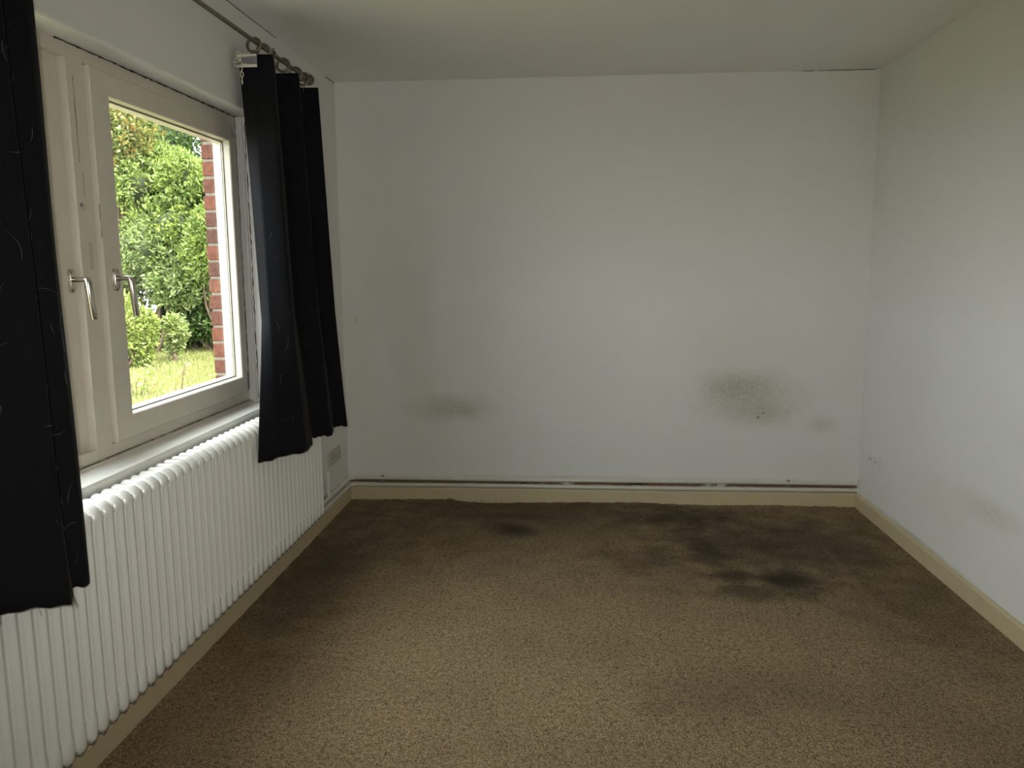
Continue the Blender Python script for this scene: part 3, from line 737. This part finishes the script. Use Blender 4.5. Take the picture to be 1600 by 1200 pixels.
def shrub(name, c, rad, label, cat, cols, n_clu, per, L, Wd, lobes=10, trunk=True, core=.52, group='garden shrubs and trees'):
    root = empty(name, (c[0], c[1], GZ)); tag(root, label, cat, group); bpy.context.view_layer.update()
    def rp(o): o.matrix_parent_inverse = root.matrix_world.inverted(); return o
    n_clu = int(n_clu*1.7)
    c = np.array(c, float); rad = np.array(rad, float)
    # lumpy crown: smaller lobes on a main ellipsoid
    lc = unit(rng.normal(size=(lobes, 3)))*rng.uniform(.35, .72, (lobes, 1)); lr = rng.uniform(.32, .52, lobes)
    k = rng.integers(0, lobes, n_clu)
    d = unit(rng.normal(size=(n_clu, 3))+unit(lc[k])*.5)
    q = lc[k]+d*lr[k][:, None]*rng.uniform(.75, 1.06, (n_clu, 1))
    P = c+q*rad; P[:, 2] = np.maximum(P[:, 2], GZ+.08+rng.uniform(0, .3, n_clu))
    out = unit(d*.8+np.array([0, 0, .45])+rng.normal(size=(n_clu, 3))*.35)
    PP = np.repeat(P, per, 0); OO = np.repeat(out, per, 0); N = len(PP)
    dn = unit(OO*.55+unit(rng.normal(size=(N, 3)))*.95)
    PP = PP+rng.normal(size=(N, 3))*L*.35
    cols = np.array(cols); w = rng.dirichlet(np.ones(len(cols))*.7, n_clu); cc = np.repeat(w@cols, per, 0)
    cc = np.clip(cc*np.array([.55, .56, .50])*rng.uniform(.55, 1.4, (N, 1)), 0, 1)
    V, F, C = leaves(PP, dn, L*rng.uniform(.6, 1.25, N), Wd*rng.uniform(.7, 1.2, N), cc)
    f = rp(tinted('foliage', V, F, C, root)); f['kind'] = 'stuff'
    bm = bmesh.new()
    for i in range(lobes):
        a = Vector((c[0], c[1], GZ)); b = Vector(c+lc[i]*rad); m = a.lerp(b, .5)+Vector(rng.normal(size=3)*.08)
        m.z = max(m.z, GZ+.2); b.z = max(b.z, GZ+.4)
        r_ = .035*rad[2]**.7
        tube(bm, spath([a+Vector((rng.normal()*.1, rng.normal()*.1, -.05)), m, b], 3), [r_*(1-.13*j) for j in range(7)], 6)
    rp(bm_obj('branches', bm, 'bark', root, True))
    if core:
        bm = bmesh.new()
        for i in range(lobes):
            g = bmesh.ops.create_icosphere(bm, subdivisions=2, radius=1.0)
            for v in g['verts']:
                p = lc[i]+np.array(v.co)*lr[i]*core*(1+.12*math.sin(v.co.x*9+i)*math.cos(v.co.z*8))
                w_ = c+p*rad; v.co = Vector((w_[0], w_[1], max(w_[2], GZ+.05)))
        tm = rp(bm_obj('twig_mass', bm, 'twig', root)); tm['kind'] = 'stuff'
    return root
G1, G2, G3 = (.10, .17, .04), (.20, .31, .07), (.30, .42, .12)
DK1, DK2 = (.05, .10, .03), (.10, .17, .05)
YL, PA, OR, SV = (.50, .60, .14), (.44, .54, .19), (.66, .30, .09), (.54, .61, .34)
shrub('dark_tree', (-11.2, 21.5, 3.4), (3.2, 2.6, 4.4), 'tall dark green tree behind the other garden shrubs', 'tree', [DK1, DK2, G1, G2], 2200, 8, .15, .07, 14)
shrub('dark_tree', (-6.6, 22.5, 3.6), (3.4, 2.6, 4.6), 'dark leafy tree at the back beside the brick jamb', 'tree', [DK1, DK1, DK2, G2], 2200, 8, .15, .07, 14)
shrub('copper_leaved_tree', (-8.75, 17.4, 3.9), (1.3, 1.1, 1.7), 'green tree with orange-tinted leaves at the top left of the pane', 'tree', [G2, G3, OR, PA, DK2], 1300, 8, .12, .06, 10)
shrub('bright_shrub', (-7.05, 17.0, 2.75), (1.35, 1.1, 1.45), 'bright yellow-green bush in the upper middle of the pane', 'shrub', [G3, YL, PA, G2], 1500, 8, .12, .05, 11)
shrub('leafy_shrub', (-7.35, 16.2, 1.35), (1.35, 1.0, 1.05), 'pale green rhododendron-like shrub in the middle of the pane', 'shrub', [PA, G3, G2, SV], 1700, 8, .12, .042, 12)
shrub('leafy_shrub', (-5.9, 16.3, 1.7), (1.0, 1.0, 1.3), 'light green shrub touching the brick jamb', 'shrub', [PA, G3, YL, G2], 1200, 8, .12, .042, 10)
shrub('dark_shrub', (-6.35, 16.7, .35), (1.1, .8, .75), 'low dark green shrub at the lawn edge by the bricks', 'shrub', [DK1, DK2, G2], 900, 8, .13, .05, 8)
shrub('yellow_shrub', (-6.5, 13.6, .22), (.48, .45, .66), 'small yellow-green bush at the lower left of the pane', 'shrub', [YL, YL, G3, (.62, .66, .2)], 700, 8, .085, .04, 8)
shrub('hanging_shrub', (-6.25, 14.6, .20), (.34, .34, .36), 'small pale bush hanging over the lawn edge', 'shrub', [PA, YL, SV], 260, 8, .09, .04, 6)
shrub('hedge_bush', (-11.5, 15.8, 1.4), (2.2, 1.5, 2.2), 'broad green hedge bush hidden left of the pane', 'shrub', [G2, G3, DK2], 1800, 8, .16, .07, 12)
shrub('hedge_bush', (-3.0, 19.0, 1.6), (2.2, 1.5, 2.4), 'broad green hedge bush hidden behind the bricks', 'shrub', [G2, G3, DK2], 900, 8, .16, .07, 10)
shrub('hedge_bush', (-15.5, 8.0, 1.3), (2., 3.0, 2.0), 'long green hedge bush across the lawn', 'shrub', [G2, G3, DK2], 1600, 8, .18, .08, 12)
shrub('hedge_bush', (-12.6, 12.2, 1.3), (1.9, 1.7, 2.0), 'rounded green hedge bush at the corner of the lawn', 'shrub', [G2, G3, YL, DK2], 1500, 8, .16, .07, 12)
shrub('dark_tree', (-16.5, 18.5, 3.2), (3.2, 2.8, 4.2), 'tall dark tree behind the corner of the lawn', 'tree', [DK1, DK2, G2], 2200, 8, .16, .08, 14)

def weeds(name, c, label, n, h, spread, cols, leafy):
    root = empty(name, (c[0], c[1], GZ)); tag(root, label, 'plant', 'weeds on the lawn'); bpy.context.view_layer.update()
    bm = bmesh.new(); LP = []; LD = []
    for i in range(n):
        a = Vector((c[0]+rng.normal()*spread*.4, c[1]+rng.normal()*spread*.4, GZ)); hh = h*rng.uniform(.7, 1.1)
        tip = a+Vector((rng.normal()*spread, rng.normal()*spread, hh)); mid = a.lerp(tip, .55)+Vector((rng.normal()*.03, rng.normal()*.03, .02))
        pts = spath([a, mid, tip], 4); tube(bm, pts, [.007*(1-.08*k) for k in range(len(pts))], 5)
        for k in range(leafy):
            t = rng.uniform(.3, 1.); p = pts[min(int(t*(len(pts)-1)), len(pts)-1)]
            LP.append(np.array(p)); LD.append(unit(np.array([rng.normal(), rng.normal(), .5])))
    st = bm_obj('stems', bm, 'bark', root, True); st.matrix_parent_inverse = root.matrix_world.inverted(); st['kind'] = 'stuff'
    if LP:
        N = len(LP); cl = np.array(cols)[rng.integers(0, len(cols), N)]
        V, F, C = leaves(np.array(LP), np.array(LD), rng.uniform(.06, .12, N), rng.uniform(.025, .045, N), cl)
        f = tinted('foliage', V, F, C, root); f.matrix_parent_inverse = root.matrix_world.inverted(); f['kind'] = 'stuff'
weeds('tall_weed', (-3.75, 10.0, 0), 'thin bare brown stalks standing on the lawn near the left', 4, .62, .07, [YL], 3)
weeds('tall_weed', (-3.35, 10.4, 0), 'slender green stalk beside the bare brown stalks', 3, .6, .06, [YL, G3], 8)
weeds('leafy_weed', (-2.85, 9.9, 0), 'leafy yellow-green weeds low on the right of the pane', 11, .55, .22, [YL, G3, PA], 16)
weeds('leafy_weed', (-3.3, 9.2, 0), 'short leafy weeds along the bottom of the pane', 9, .32, .2, [YL, G3], 14)
weeds('leafy_weed', (-4.6, 10.5, 0), 'yellow-green weeds at the lower left corner of the pane', 8, .5, .16, [YL, G3], 16)
# grass blades on the part of the lawn in view
def grass():
    N = 42000
    y = rng.uniform(8.0, 17.5, N); k = rng.uniform(-.66, -.40, N); x = 1.36+k*y+rng.normal(size=N)*.3
    P = np.stack([x, y, np.full(N, GZ+.03)], 1); dn = unit(np.stack([rng.normal(size=N)*.45, rng.normal(size=N)*.45, np.ones(N)], 1))
    pal = np.array([(.26, .29, .085), (.33, .33, .12), (.20, .26, .065), (.36, .31, .15)])
    V, F, C = leaves(P, dn, rng.uniform(.06, .13, N), rng.uniform(.012, .02, N), pal[rng.integers(0, 4, N)])
    o = tinted('grass', V, F, C, None); tag(o, 'short sunlit grass on the lawn outside', 'grass', kind='stuff')
grass()
